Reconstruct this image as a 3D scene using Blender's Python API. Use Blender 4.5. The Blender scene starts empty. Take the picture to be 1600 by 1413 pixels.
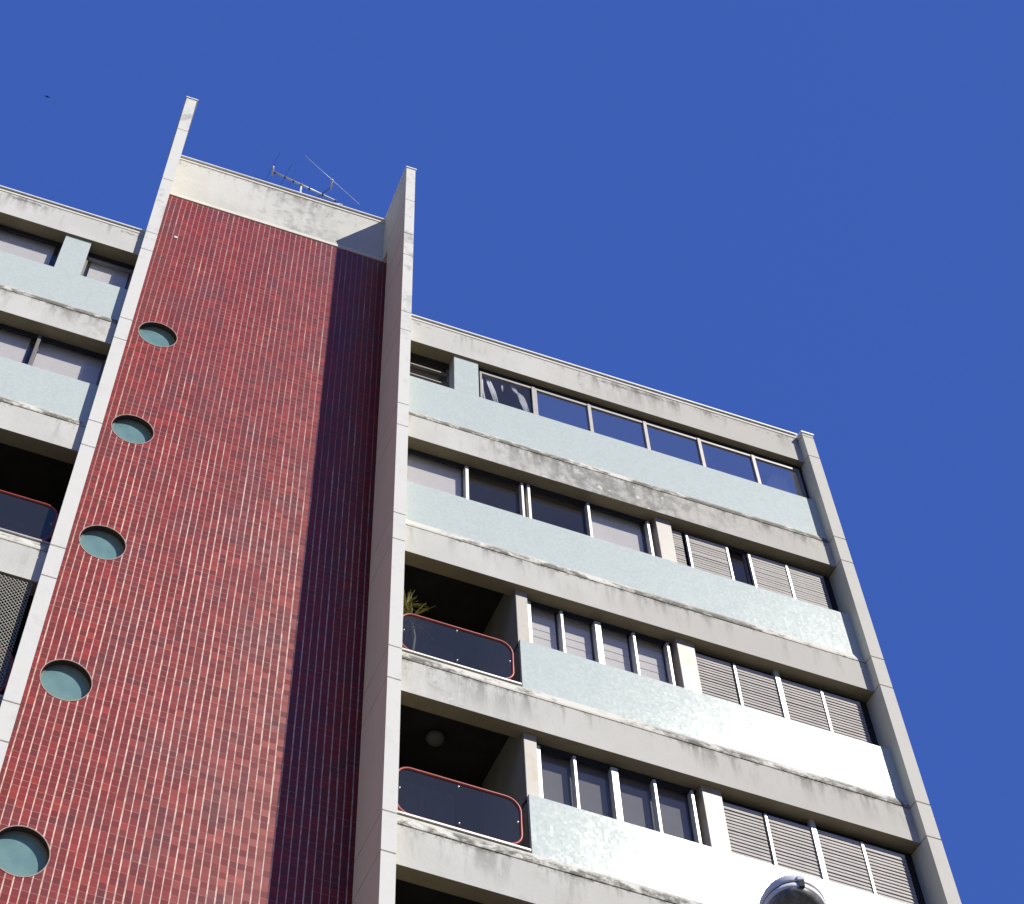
import bpy, bmesh, math, random
from mathutils import Vector, Matrix
random.seed(7)
C = bpy.context.scene.collection
PI = math.pi
scene = bpy.context.scene

# ------------------------------------------------------------------ camera
SUN_EL = math.radians(40.7)
SUN_AZ = math.radians(35.8)          # to the right of the facade normal
cam_d = bpy.data.cameras.new('camera')
cam = bpy.data.objects.new('camera', cam_d); C.objects.link(cam)
R0, R1, R2 = (0.9532942, -0.2827931, 0.1061052), (0.2944899, 0.7921452, -0.5345856), (0.0671264, 0.5408642, 0.8384271)
cam.matrix_world = Matrix(((R0[0], -R1[0], -R2[0], 0.1177), (R0[1], -R1[1], -R2[1], -15.3485), (R0[2], -R1[2], -R2[2], -24.8938), (0, 0, 0, 1)))
cam_d.sensor_fit = 'HORIZONTAL'; cam_d.sensor_width = 36
cam_d.lens = 2555.622 / 1600 * 36
cam_d.shift_x = (800 - 365.181) / 1600
cam_d.shift_y = (486.906 - 706.5) / 1600
cam_d.clip_start = 0.1; cam_d.clip_end = 5000
scene.camera = cam

# ------------------------------------------------------------------ light
Ls = Vector((math.cos(SUN_EL) * math.sin(SUN_AZ), -math.cos(SUN_EL) * math.cos(SUN_AZ), math.sin(SUN_EL)))
w = bpy.data.worlds.new('World'); scene.world = w; w.use_nodes = True
nt = w.node_tree; bg = nt.nodes['Background']
sky = nt.nodes.new('ShaderNodeTexSky'); sky.sky_type = 'NISHITA'; sky.sun_disc = False
sky.sun_elevation = SUN_EL; sky.sun_rotation = math.atan2(Ls.x, Ls.y)
sky.altitude = 1800; sky.air_density = 1.0; sky.dust_density = 0.15; sky.ozone_density = 4.0
hs = nt.nodes.new('ShaderNodeMix'); hs.data_type = 'RGBA'; hs.inputs[0].default_value = .90   # dry, even, deep blue air
hs.inputs[7].default_value = (.335, .87, 3.66, 1)
nt.links.new(sky.outputs[0], hs.inputs[6]); nt.links.new(hs.outputs[2], bg.inputs[0])
bg.inputs[1].default_value = 0.12
sd = bpy.data.lights.new('sun', 'SUN'); sd.energy = 4.6; sd.angle = math.radians(0.53); sd.color = (1, 0.962, 0.835)
so = bpy.data.objects.new('sun', sd); C.objects.link(so)
so.rotation_euler = Ls.to_track_quat('Z', 'Y').to_euler(); so.location = (20, -40, 30)
scene.view_settings.view_transform = 'Standard'; scene.view_settings.look = 'None'
scene.view_settings.exposure = 0.15; scene.view_settings.gamma = 1

# ------------------------------------------------------------------ dimensions
H = 2.9
X1L, X1R = 0.164, 0.385
X2L, X2R = 5.057, 5.256
X3L, X3R = 12.976, 13.195
XW = -7.6                              # far end of the left wing
YR, YL = 0.168, 0.153                  # fascia planes
YT = 1.395                             # tiled wall plane
TOP = 6.293
GZ = -26.5
Zk = lambda k: -H * (k - 1)

# ------------------------------------------------------------------ node helpers
class NB:
    def __init__(s, name):
        s.m = bpy.data.materials.new(name); s.m.use_nodes = True
        s.nt = s.m.node_tree; s.n = s.nt.nodes; s.p = s.n['Principled BSDF']; s.out = s.n['Material Output']
        tc = s.n.new('ShaderNodeTexCoord'); s.oc = tc.outputs['Object']
        sp = s.n.new('ShaderNodeSeparateXYZ'); s.l(s.oc, sp.inputs[0]); s.x, s.y, s.z = sp.outputs
    def l(s, a, b): s.nt.links.new(a, b)
    def put(s, v, sock):
        if isinstance(v, (int, float)): sock.default_value = v
        elif isinstance(v, tuple): sock.default_value = v if len(sock.default_value) == len(v) else tuple(v) + (1,)
        else: s.l(v, sock)
    def mt(s, op, a, b=0.0, c=None, clamp=False):
        n = s.n.new('ShaderNodeMath'); n.operation = op; n.use_clamp = clamp
        s.put(a, n.inputs[0]); s.put(b, n.inputs[1])
        if c is not None: s.put(c, n.inputs[2])
        return n.outputs[0]
    def xyz(s, a, b, c):
        n = s.n.new('ShaderNodeCombineXYZ')
        for i, v in enumerate((a, b, c)): s.put(v, n.inputs[i])
        return n.outputs[0]
    def noise(s, vec, scale, detail=3, rough=0.5):
        n = s.n.new('ShaderNodeTexNoise'); s.l(vec, n.inputs['Vector'])
        n.inputs['Scale'].default_value = scale; n.inputs['Detail'].default_value = detail; n.inputs['Roughness'].default_value = rough
        return n.outputs['Fac']
    def white(s, vec):
        n = s.n.new('ShaderNodeTexWhiteNoise'); s.l(vec, n.inputs['Vector']); return n.outputs['Value'], n.outputs['Color']
    def sstep(s, v, lo, hi, a=0.0, b=1.0):
        n = s.n.new('ShaderNodeMapRange'); n.interpolation_type = 'SMOOTHSTEP'
        s.put(v, n.inputs[0]); s.put(lo, n.inputs[1]); s.put(hi, n.inputs[2]); s.put(a, n.inputs[3]); s.put(b, n.inputs[4])
        return n.outputs[0]
    def mix(s, f, a, b):
        n = s.n.new('ShaderNodeMix'); n.data_type = 'RGBA'
        s.put(f, n.inputs[0]); s.put(a, n.inputs[6]); s.put(b, n.inputs[7]); return n.outputs[2]
    def ramp(s, f, stops):
        n = s.n.new('ShaderNodeValToRGB'); s.l(f, n.inputs[0]); e = n.color_ramp.elements
        while len(e) < len(stops): e.new(0.5)
        for i, (p, c) in enumerate(stops): e[i].position = p; e[i].color = tuple(c) + (1,)
        return n.outputs[0]
    def bump(s, h, strength, dist=0.01):
        n = s.n.new('ShaderNodeBump'); n.inputs['Strength'].default_value = strength; n.inputs['Distance'].default_value = dist
        s.l(h, n.inputs['Height']); s.l(n.outputs[0], s.p.inputs['Normal'])
    def tilt(s, col, amt, lean=0.0):
        g = s.n.new('ShaderNodeNewGeometry')
        a = s.n.new('ShaderNodeVectorMath'); a.operation = 'SUBTRACT'; s.l(col, a.inputs[0]); a.inputs[1].default_value = (.5, .5, .5)
        b = s.n.new('ShaderNodeVectorMath'); b.operation = 'SCALE'; s.l(a.outputs[0], b.inputs[0]); b.inputs['Scale'].default_value = amt
        e = s.n.new('ShaderNodeVectorMath'); e.operation = 'ADD'; s.l(b.outputs[0], e.inputs[0]); e.inputs[1].default_value = (0, 0, lean)
        c = s.n.new('ShaderNodeVectorMath'); c.operation = 'ADD'; s.l(e.outputs[0], c.inputs[0]); s.l(g.outputs['Normal'], c.inputs[1])
        d = s.n.new('ShaderNodeVectorMath'); d.operation = 'NORMALIZE'; s.l(c.outputs[0], d.inputs[0])
        s.l(d.outputs[0], s.p.inputs['Normal'])
    def set(s, col=None, rough=None, metal=None, spec=None):
        if col is not None: s.put(col, s.p.inputs['Base Color'])
        if rough is not None: s.put(rough, s.p.inputs['Roughness'])
        if metal is not None: s.put(metal, s.p.inputs['Metallic'])
        if spec is not None: s.put(spec, s.p.inputs['Specular IOR Level'])
        return s.m

def plain(name, col, rough=0.6, metal=0.0, var=0.12, scale=6.0, spec=0.5):
    b = NB(name)
    f = b.noise(b.oc, scale, 4, 0.6)
    c = b.mix(b.sstep(f, .3, .7), tuple(v * (1 - var) for v in col), tuple(min(1, v * (1 + var)) for v in col))
    return b.set(c, rough, metal, spec)

# ------------------------------------------------------------------ materials
def m_fascia():
    """painted concrete: rain streaks run down from the groove, mould where the object colour says so"""
    b = NB('weathered_paint')
    oi = b.n.new('ShaderNodeObjectInfo'); sp = b.n.new('ShaderNodeSeparateColor'); b.l(oi.outputs['Color'], sp.inputs[0])
    amt, cx_, wd = sp.outputs                                   # amount, patch centre / 15, patch width / 10
    g = b.n.new('ShaderNodeNewGeometry'); ps = b.n.new('ShaderNodeSeparateXYZ'); b.l(g.outputs['Position'], ps.inputs[0])
    W = g.outputs['Position']; px, py, pz = ps.outputs
    base = b.mix(b.sstep(b.noise(W, 1.1, 4, .6), .35, .7), (.60, .585, .55), (.67, .655, .62))
    base = b.mix(b.mt('MULTIPLY', b.sstep(b.noise(W, 5.0, 5, .65), .5, .75), .25), base, (.55, .53, .49))
    gr = b.mt('MULTIPLY', b.sstep(b.mt('ADD', px, b.mt('MULTIPLY', b.noise(W, .7, 3, .6), 4.0)), 7.0, 14.0), .75)
    base = b.mix(gr, base, (.50, .475, .43))
    # window of heavy mould along x
    d = b.mt('ABSOLUTE', b.mt('SUBTRACT', px, b.mt('MULTIPLY', cx_, 15.0)))
    win = b.sstep(d, b.mt('MULTIPLY', wd, 10.0), 0.0)
    heavy = b.mt('MULTIPLY', win, amt)
    t = b.mt('DIVIDE', b.z, .61)                                # 0 at the bottom of the band, 1 at the groove
    sv = b.xyz(b.mt('MULTIPLY', px, 5.5), 0.0, b.mt('MULTIPLY', pz, 1.1))
    st = b.noise(sv, 1.0, 5, .65)
    big = b.noise(W, .9, 2, .5)
    st = b.mt('ADD', st, b.mt('MULTIPLY', b.mt('SUBTRACT', big, .5), .55))
    streak = b.mt('MULTIPLY', b.sstep(st, .47, .70), b.mt('POWER', b.mt('MAXIMUM', t, 0.0), 1.6))
    streak = b.mt('MULTIPLY', streak, b.mt('ADD', .55, b.mt('MULTIPLY', amt, .5)), clamp=True)
    c = b.mix(streak, base, (.16, .15, .135))
    mould = b.mt('MULTIPLY', b.sstep(b.mt('ADD', b.noise(W, 4.2, 6, .68), b.mt('MULTIPLY', heavy, .30)), .58, .84), heavy)
    c = b.mix(b.mt('MULTIPLY', mould, .85), c, (.17, .165, .155))
    tr = b.mt('MULTIPLY', heavy, b.mt('MULTIPLY', b.sstep(st, .40, .66), .42))
    c = b.mix(tr, c, (.23, .22, .20))
    sp2 = b.mt('MULTIPLY', b.sstep(b.mt('ADD', b.noise(W, 9.0, 5, .7), b.mt('MULTIPLY', b.mt('SUBTRACT', big, .5), .6)), .50, .62), b.sstep(t, .86, 1.0))
    c = b.mix(b.mt('MULTIPLY', b.mt('MULTIPLY', sp2, b.mt('LESS_THAN', t, 1.05)), .75), c, (.12, .115, .10))
    fl = b.mt('MULTIPLY', b.mt('GREATER_THAN', b.noise(W, 7.5, 2, .4), .70), b.mt('MULTIPLY', heavy, .8))
    c = b.mix(fl, c, (.78, .77, .74))
    b.bump(b.noise(W, 18, 4, .6), .25, .01)
    return b.set(c, .82, 0, .3)

def m_ledge():
    b = NB('mouldy_ledge_paint')
    g = b.n.new('ShaderNodeNewGeometry'); W = g.outputs['Position']
    ps = b.n.new('ShaderNodeSeparateXYZ'); b.l(W, ps.inputs[0])
    oi = b.n.new('ShaderNodeObjectInfo'); sp = b.n.new('ShaderNodeSeparateColor'); b.l(oi.outputs['Color'], sp.inputs[0])
    n1 = b.noise(b.xyz(b.mt('MULTIPLY', ps.outputs[0], .55), 0.0, ps.outputs[2]), 7.0, 6, .75)
    n2 = b.noise(W, .8, 3, .5)
    f = b.sstep(b.mt('ADD', b.mt('ADD', n1, b.mt('MULTIPLY', b.mt('SUBTRACT', n2, .5), .7)), b.mt('MULTIPLY', sp.outputs[0], .08)), .42, .62)
    f = b.mt('MULTIPLY', f, b.sstep(b.z, .80, .70, .30, 1.0))
    c = b.mix(b.mt('MULTIPLY', f, .88), (.69, .665, .61), (.10, .095, .08))
    b.bump(n1, .5, .01)
    return b.set(c, .85, 0, .3)

def m_fin():
    b = NB('fin_paint')
    g = b.n.new('ShaderNodeNewGeometry'); W = g.outputs['Position']
    ps = b.n.new('ShaderNodeSeparateXYZ'); b.l(W, ps.inputs[0])
    n1 = b.noise(W, 1.6, 5, .65); n2 = b.noise(W, 7.0, 5, .7)
    up = b.sstep(ps.outputs[2], -3.0, 4.0)
    f = b.sstep(b.mt('ADD', b.mt('MULTIPLY', n1, .6), b.mt('MULTIPLY', n2, .4)), .50, .66)
    c = b.mix(b.mt('MULTIPLY', f, b.mt('ADD', .14, b.mt('MULTIPLY', up, .6))), b.mix(b.sstep(ps.outputs[0], 8.0, 12.0), (.735, .72, .685), (.60, .575, .53)), (.30, .29, .27))
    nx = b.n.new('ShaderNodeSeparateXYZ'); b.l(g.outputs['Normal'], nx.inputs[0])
    c = b.mix(b.mt('GREATER_THAN', b.mt('ABSOLUTE', nx.outputs[0]), .7), c, b.mix(n1, (.62, .60, .46), (.72, .69, .53)))   # flank tone picked by normal: their warm shade put into the colour
    b.bump(n2, .3, .01)
    return b.set(c, .8, 0, .3)

def m_tile():
    b = NB('red_ceramic_tile')
    u = b.mt('DIVIDE', b.mt('SUBTRACT', b.x, .915), .1122); v = b.mt('DIVIDE', b.z, .105)
    # sheets are laid a little out of true: the joints wander
    u = b.mt('ADD', u, b.mt('MULTIPLY', b.mt('SUBTRACT', b.noise(b.xyz(b.x, 0.0, b.mt('MULTIPLY', b.z, .5)), 1.3, 2), .5), .14))
    cu, cv = b.mt('FLOOR', u), b.mt('FLOOR', v); fu, fv = b.mt('FRACT', u), b.mt('FRACT', v)
    wv, wc = b.white(b.xyz(cu, cv, 3.0))
    colv, _ = b.white(b.xyz(cu, b.mt('FLOOR', b.mt('MULTIPLY', v, .09)), 9.0))
    blk = b.noise(b.xyz(b.mt('MULTIPLY', cu, .33), 0.0, b.mt('MULTIPLY', cv, .3)), .9, 3, .7)
    f = b.mt('ADD', b.mt('MULTIPLY', b.mt('ADD', b.mt('MULTIPLY', wv, .62), b.mt('MULTIPLY', b.mt('POWER', wv, 5.0), .38)), .50), b.mt('MULTIPLY', blk, .62))
    tc = b.ramp(f, [(.18, (.14, .042, .042)), (.30, (.185, .035, .037)), (.42, (.225, .031, .032)), (.58, (.27, .030, .032)), (.74, (.31, .032, .030)), (.92, (.39, .036, .028))])
    pt = b.noise(b.xyz(b.mt('MULTIPLY', cu, .12), 1.0, b.mt('MULTIPLY', cv, .10)), 1.1, 3, .7)
    tc = b.mix(b.mt('MULTIPLY', b.sstep(pt, .47, .66), .5), tc, (.135, .050, .062))
    # vertical joints wide and pale, horizontal joints thin and dull
    gw = b.mt('ADD', .115, b.mt('MULTIPLY', colv, .07))
    gv = b.mt('LESS_THAN', fu, gw)
    rown, _ = b.white(b.xyz(b.mt('FLOOR', b.mt('DIVIDE', cu, 3.0)), cv, 21.0))
    gh = b.mt('LESS_THAN', fv, b.mt('ADD', .055, b.mt('MULTIPLY', rown, .05)))
    gn = b.noise(b.oc, 9.0, 3, .6)
    vcol = b.mix(b.sstep(gn, .35, .65), (.50, .31, .26), (.76, .58, .50))
    gz = b.n.new('ShaderNodeNewGeometry'); gs = b.n.new('ShaderNodeSeparateXYZ'); b.l(gz.outputs['Position'], gs.inputs[0])
    dn = b.noise(b.xyz(b.mt('MULTIPLY', cu, .5), 0.0, b.mt('MULTIPLY', b.z, .9)), .8, 4, .6)
    dirty = b.mt('MULTIPLY', b.sstep(b.mt('ADD', dn, b.sstep(gs.outputs[2], -12.0, 1.0, -.20, .16)), .42, .66), .72)
    vcol = b.mix(dirty, vcol, (.28, .075, .07))
    hcol = b.mix(rown, (.20, .055, .052), (.31, .13, .115))
    c = b.mix(gh, tc, hcol); c = b.mix(gv, c, vcol)
    grime = b.noise(b.xyz(b.mt('MULTIPLY', b.x, 2.2), 0.0, b.mt('MULTIPLY', b.z, .22)), 1.2, 4, .6)
    c = b.mix(b.mt('MULTIPLY', b.sstep(grime, .52, .75), .22), c, (.13, .085, .085))
    gm = b.mt('MAXIMUM', gv, gh)
    b.tilt(wc, .055)
    return b.set(c, b.mt('ADD', .32, b.mt('MULTIPLY', gm, .3)), 0, .36)

def m_mosaic():
    b = NB('pale_glass_mosaic')
    s = .04
    u = b.mt('DIVIDE', b.x, s); v = b.mt('DIVIDE', b.z, s)
    cu, cv = b.mt('FLOOR', u), b.mt('FLOOR', v)
    wv, wc = b.white(b.xyz(cu, cv, 1.0))
    sv, sc = b.white(b.xyz(b.mt('FLOOR', b.mt('DIVIDE', b.x, .30)), b.mt('FLOOR', b.mt('DIVIDE', b.z, .30)), 4.0))
    c = b.mix(wv, (.525, .59, .562), (.578, .637, .61))
    c = b.mix(b.mt('MULTIPLY', sv, .15), c, (.60, .65, .64))
    gr = b.mt('MAXIMUM', b.mt('LESS_THAN', b.mt('FRACT', u), .10), b.mt('LESS_THAN', b.mt('FRACT', v), .10))
    c = b.mix(b.mt('MULTIPLY', gr, .5), c, (.66, .68, .66))
    n = b.noise(b.xyz(b.mt('MULTIPLY', b.x, 3.0), 0.0, b.mt('MULTIPLY', b.z, .8)), 2.0, 4, .6)
    c = b.mix(b.mt('MULTIPLY', b.sstep(n, .55, .8), .25), c, (.42, .46, .45))
    lo = b.n.new('ShaderNodeTexNoise'); b.l(b.xyz(b.mt('MULTIPLY', b.x, 2.0), 3.0, b.mt('MULTIPLY', b.z, 1.2)), lo.inputs['Vector']); lo.inputs['Scale'].default_value = 1.6; lo.inputs['Detail'].default_value = 4
    lv, lc = b.white(b.xyz(cu, b.mt('FLOOR', b.mt('MULTIPLY', v, .2)), 6.0))
    m0 = b.n.new('ShaderNodeMix'); m0.data_type = 'RGBA'; m0.inputs[0].default_value = .35; b.l(wc, m0.inputs[6]); b.l(lc, m0.inputs[7])
    mx = b.n.new('ShaderNodeMix'); mx.data_type = 'RGBA'; mx.inputs[0].default_value = .45; b.l(m0.outputs[2], mx.inputs[6]); b.l(lo.outputs['Color'], mx.inputs[7])
    b.tilt(mx.outputs[2], .062, .045)
    return b.set(c, .165, 0, .30)

def m_glass(name, tint, refl, rough=0.0, dust=.03, gcol=(.92, .95, 1), fk=1.6):
    b = NB(name)
    b.n.remove(b.p)
    tr = b.n.new('ShaderNodeBsdfTransparent'); tr.inputs[0].default_value = tuple(tint) + (1,)
    gl = b.n.new('ShaderNodeBsdfGlossy'); gl.inputs['Roughness'].default_value = rough; gl.inputs[0].default_value = gcol + (1,)
    fr = b.n.new('ShaderNodeFresnel'); ge = b.n.new('ShaderNodeNewGeometry'); b.l(b.mt('SUBTRACT', 1.5, b.mt('MULTIPLY', ge.outputs['Backfacing'], .8333)), fr.inputs[0])
    f = b.mt('ADD', b.mt('MULTIPLY', fr.outputs[0], fk), refl, clamp=True)
    g = b.n.new('ShaderNodeBump'); g.inputs['Strength'].default_value = .12; g.inputs['Distance'].default_value = .02
    b.l(b.noise(b.oc, 1.7, 2, .4), g.inputs['Height']); b.l(g.outputs[0], gl.inputs['Normal'])
    mx = b.n.new('ShaderNodeMixShader'); b.l(f, mx.inputs[0]); b.l(tr.outputs[0], mx.inputs[1]); b.l(gl.outputs[0], mx.inputs[2])
    df = b.n.new('ShaderNodeBsdfDiffuse'); df.inputs[0].default_value = (.30, .29, .29, 1)
    m2 = b.n.new('ShaderNodeMixShader'); m2.inputs[0].default_value = dust
    b.l(mx.outputs[0], m2.inputs[1]); b.l(df.outputs[0], m2.inputs[2]); b.l(m2.outputs[0], b.out.inputs[0])
    return b.m

def m_porthole():
    b = NB('frosted_porthole_glass')
    n = b.noise(b.oc, 2.4, 4, .6)
    c = b.mix(b.sstep(n, .3, .7), (.135, .25, .27), (.185, .32, .33))
    return b.set(c, .22, 0, .7)

def m_pilaster():
    b = NB('stained_pilaster_paint')
    g = b.n.new('ShaderNodeNewGeometry'); W = g.outputs['Position']
    n = b.noise(W, 3.2, 4, .6)
    c = b.mix(b.sstep(n, .46, .72), (.45, .41, .38), (.42, .30, .18))
    c = b.mix(b.mt('MULTIPLY', b.sstep(b.noise(W, 8, 4, .7), .5, .7), .25), c, (.34, .29, .24))
    return b.set(c, .40, 0, .25)

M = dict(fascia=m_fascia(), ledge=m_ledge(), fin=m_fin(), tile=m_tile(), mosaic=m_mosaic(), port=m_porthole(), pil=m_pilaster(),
    glass=m_glass('window_glass', (.95, .95, .96), .0, 0, .04, (.9, .9, .9), .95), glass_sky=m_glass('reflective_window_glass', (.80, .80, .82), .45, 0, .08, (1, 1, 1)),
    balc_glass=m_glass('smoked_railing_glass', (.30, .32, .38), .05, 0, .07, (.9, .85, .68)),
    alu=plain('anodised_aluminium', (.62, .60, .57), .38, .25, .08),
    alu_mid=plain('weathered_aluminium', (.27, .245, .25), .5, .1, .10),
    slat_dull=plain('dull_closed_slats', (.27, .245, .245), .5, 0, .12, 3),
    alu_dark=plain('dull_grey_frame', (.20, .18, .175), .5, .1),
    blind=plain('pale_roller_blind', (.82, .78, .73), .8, 0, .03, 3),
    slat=plain('shutter_slats', (.42, .38, .37), .52, 0, .10, 3),
    back_shade=plain('dark_backing_and_shade', (.02, .02, .022), .9),  # near-black, for slat backing and for boards that imitate shade
    red=plain('red_railing_paint', (.36, .055, .045), .4, 0, .1, 9),
    soffit=plain('soffit_shade_tone', (.25, .21, .14), .9, 0, .1, 2, .2),
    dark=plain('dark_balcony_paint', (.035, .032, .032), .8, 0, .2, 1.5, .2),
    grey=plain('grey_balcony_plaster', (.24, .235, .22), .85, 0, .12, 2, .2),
    room=plain('dim_room_paint', (.13, .12, .11), .9, 0, .1, 2, .2),
    coping=plain('white_coping_paint', (.80, .79, .77), .5, 0, .06, 5),
    lip=plain('cream_moulding_paint', (.76, .72, .65), .8, 0, .06, 5, .2),
    reveal=plain('dark_porthole_reveal', (.035, .03, .03), .6, 0, .2, 8),
    screen=plain('grey_sun_screen', (.20, .195, .20), .85, 0, .05, 3),
    opal_dim=plain('dark_lamp_globe', (.13, .125, .12), .7, 0, .05),  # one even dark tone for the ceiling lamp's globe
    rim=plain('pale_rim_grout', (.42, .30, .27), .8, 0, .15, 20),
    cloth=plain('white_net_cloth', (.88, .88, .86), .9, 0, .05, 12, .1),
    lattice=plain('white_lattice', (.36, .34, .30), .7, 0, .1),
    roof=plain('roof_felt', (.22, .21, .20), .9),
    galv=plain('galvanised_tube', (.70, .72, .76), .4, .1, .15, 20),
    rod=plain('oxidised_rod', (.16, .14, .15), .5, .5, .2, 20),
    plastic=plain('grey_plastic_clamp', (.10, .09, .09), .5),
    leaf=plain('yellow_green_leaf', (.26, .24, .06), .5, 0, .5, 9),
    stem=plain('pale_stem', (.42, .38, .30), .8, 0, .15, 12),
    pot=plain('terracotta_pot', (.34, .13, .07), .8, 0, .15, 8),
    opal=plain('opal_lamp_shade', (.62, .60, .56), .4, 0, .03),
    lamp_shell=plain('light_grey_lamp_housing', (.80, .80, .80), .5, 0, .08, 12),
    seal=plain('black_seal_and_shade', (.02, .02, .022), .6),
    steel=plain('bright_steel_clip', (.85, .85, .83), .4, .2, .05),
    pole=plain('galvanised_pole', (.33, .34, .35), .5, .4, .15, 5),
    bird=plain('black_feathers', (.02, .02, .025), .7),
    earth=plain('sunlit_city_ground', (.105, .10, .072), .95, 0, .3, .15, .1),
    asphalt=plain('asphalt', (.06, .06, .062), .9, 0, .25, 1.2),
    paving=plain('pavement_slabs', (.22, .21, .19), .85, 0, .15, .9),
    body=plain('side_render', (.40, .38, .35), .9, 0, .1, 1))

def m_lens():
    b = NB('dusty_lamp_lens')
    n = b.noise(b.oc, 26, 6, .75)
    c = b.mix(b.sstep(n, .50, .70), (.14, .137, .13), (.30, .29, .27))
    c = b.mix(b.sstep(b.noise(b.oc, 60, 2, .5), .68, .74), c, (.45, .44, .40))
    return b.set(c, .45, 0, .5)
M['lens'] = m_lens()

# ------------------------------------------------------------------ geometry helpers
def V(*a): return Vector(a)
def box(bm, x0, x1, y0, y1, z0, z1):
    vs = [bm.verts.new(p) for p in ((x0, y0, z0), (x1, y0, z0), (x1, y1, z0), (x0, y1, z0), (x0, y0, z1), (x1, y0, z1), (x1, y1, z1), (x0, y1, z1))]
    for f in ((0, 3, 2, 1), (4, 5, 6, 7), (0, 1, 5, 4), (1, 2, 6, 5), (2, 3, 7, 6), (3, 0, 4, 7)): bm.faces.new([vs[i] for i in f])
def prism_x(bm, prof, x0, x1):
    """closed profile of (y, z) extruded along x"""
    a = [bm.verts.new((x0, y, z)) for y, z in prof]; b = [bm.verts.new((x1, y, z)) for y, z in prof]
    n = len(prof)
    bm.faces.new(a); bm.faces.new(b[::-1])
    for i in range(n): bm.faces.new((a[i], b[i], b[(i + 1) % n], a[(i + 1) % n]))
def tube(bm, pts, r, seg=8, closed=False, r1=None):
    pts = [Vector(p) for p in pts]; n = len(pts); rings = []
    up = None
    for i, p in enumerate(pts):
        a = pts[(i - 1) % n] if (closed or i > 0) else p; b = pts[(i + 1) % n] if (closed or i < n - 1) else p
        t = (b - a).normalized()
        if up is None: up = t.orthogonal().normalized()
        up = (up - t * up.dot(t)).normalized(); sd_ = t.cross(up)
        rr = r if r1 is None else r + (r1 - r) * i / (n - 1)
        rings.append([bm.verts.new(p + rr * (math.cos(2 * PI * k / seg) * up + math.sin(2 * PI * k / seg) * sd_)) for k in range(seg)])
    m_ = n if closed else n - 1
    for i in range(m_):
        A, B = rings[i], rings[(i + 1) % n]
        sh = 0
        if closed and i == n - 1:
            sh = min(range(seg), key=lambda q: (A[0].co - B[q].co).length)
        for k in range(seg): bm.faces.new((A[k], A[(k + 1) % seg], B[(k + 1 + sh) % seg], B[(k + sh) % seg]))
    if not closed:
        bm.faces.new(rings[0][::-1]); bm.faces.new(rings[-1])
def obj(name, bm, mat, parent=None, loc=(0, 0, 0), smooth=False, bevel=0):
    """loc = origin; geometry is given in world coordinates and shifted"""
    bmesh.ops.recalc_face_normals(bm, faces=bm.faces)
    if bevel:
        bmesh.ops.bevel(bm, geom=[e for e in bm.edges if len(e.link_faces) == 2 and e.calc_face_angle(0) > .6], offset=bevel, segments=1, affect='EDGES', clamp_overlap=True)
    bmesh.ops.translate(bm, verts=bm.verts, vec=-Vector(loc))
    me = bpy.data.meshes.new(name); bm.to_mesh(me); bm.free()
    if smooth:
        for p in me.polygons: p.use_smooth = True
    me.materials.append(M[mat] if isinstance(mat, str) else mat)
    o = bpy.data.objects.new(name, me); C.objects.link(o)
    pl = Vector((0, 0, 0))
    q = parent
    while q is not None: pl += q.location; q = q.parent
    o.parent = parent; o.location = Vector(loc) - pl
    return o
def one(name, mat, parent, *b, **k):
    bm = bmesh.new()
    for q in b: box(bm, *q)
    return obj(name, bm, mat, parent, **k)
def tag(o, label=None, cat=None, group=None, kind=None):
    for k, v in (('label', label), ('category', cat), ('group', group), ('kind', kind)):
        if v: o[k] = v
    return o
def thing(name, label, cat, loc=(0, 0, 0), group=None):
    o = bpy.data.objects.new(name, None); C.objects.link(o); o.location = loc; o.empty_display_size = .2
    return tag(o, label, cat, group)

# ------------------------------------------------------------------ ground
bm = bmesh.new(); bmesh.ops.create_grid(bm, x_segments=2, y_segments=2, size=1500)
bmesh.ops.translate(bm, verts=bm.verts, vec=(0, 0, GZ - .12)); tag(obj('ground', bm, 'earth'), kind='structure')
bm = bmesh.new(); box(bm, -200, 200, -14.2, -6.5, GZ - .119, GZ - .116); tag(obj('road', bm, 'asphalt'), kind='structure')
bm = bmesh.new(); box(bm, -60, 60, -6.5, 0.0, GZ - .12, GZ); tag(obj('pavement', bm, 'paving'), kind='structure')
bm = bmesh.new(); box(bm, -60, 60, -20, -14.2, GZ - .12, GZ + .001); tag(obj('pavement', bm, 'paving'), kind='structure')
bm = bmesh.new()
for x in range(-60, 60, 5): box(bm, x, x + 2.4, -10.4, -10.28, GZ - .115, GZ - .112)
tag(obj('road_marking', bm, plain('road_paint', (.7, .7, .66), .7)), kind='structure')

# ------------------------------------------------------------------ the building
B = thing('apartment_building', 'tall concrete apartment block with red tiled tower, fins and pale mosaic bands', 'apartment building', (4, 3, GZ))

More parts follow.
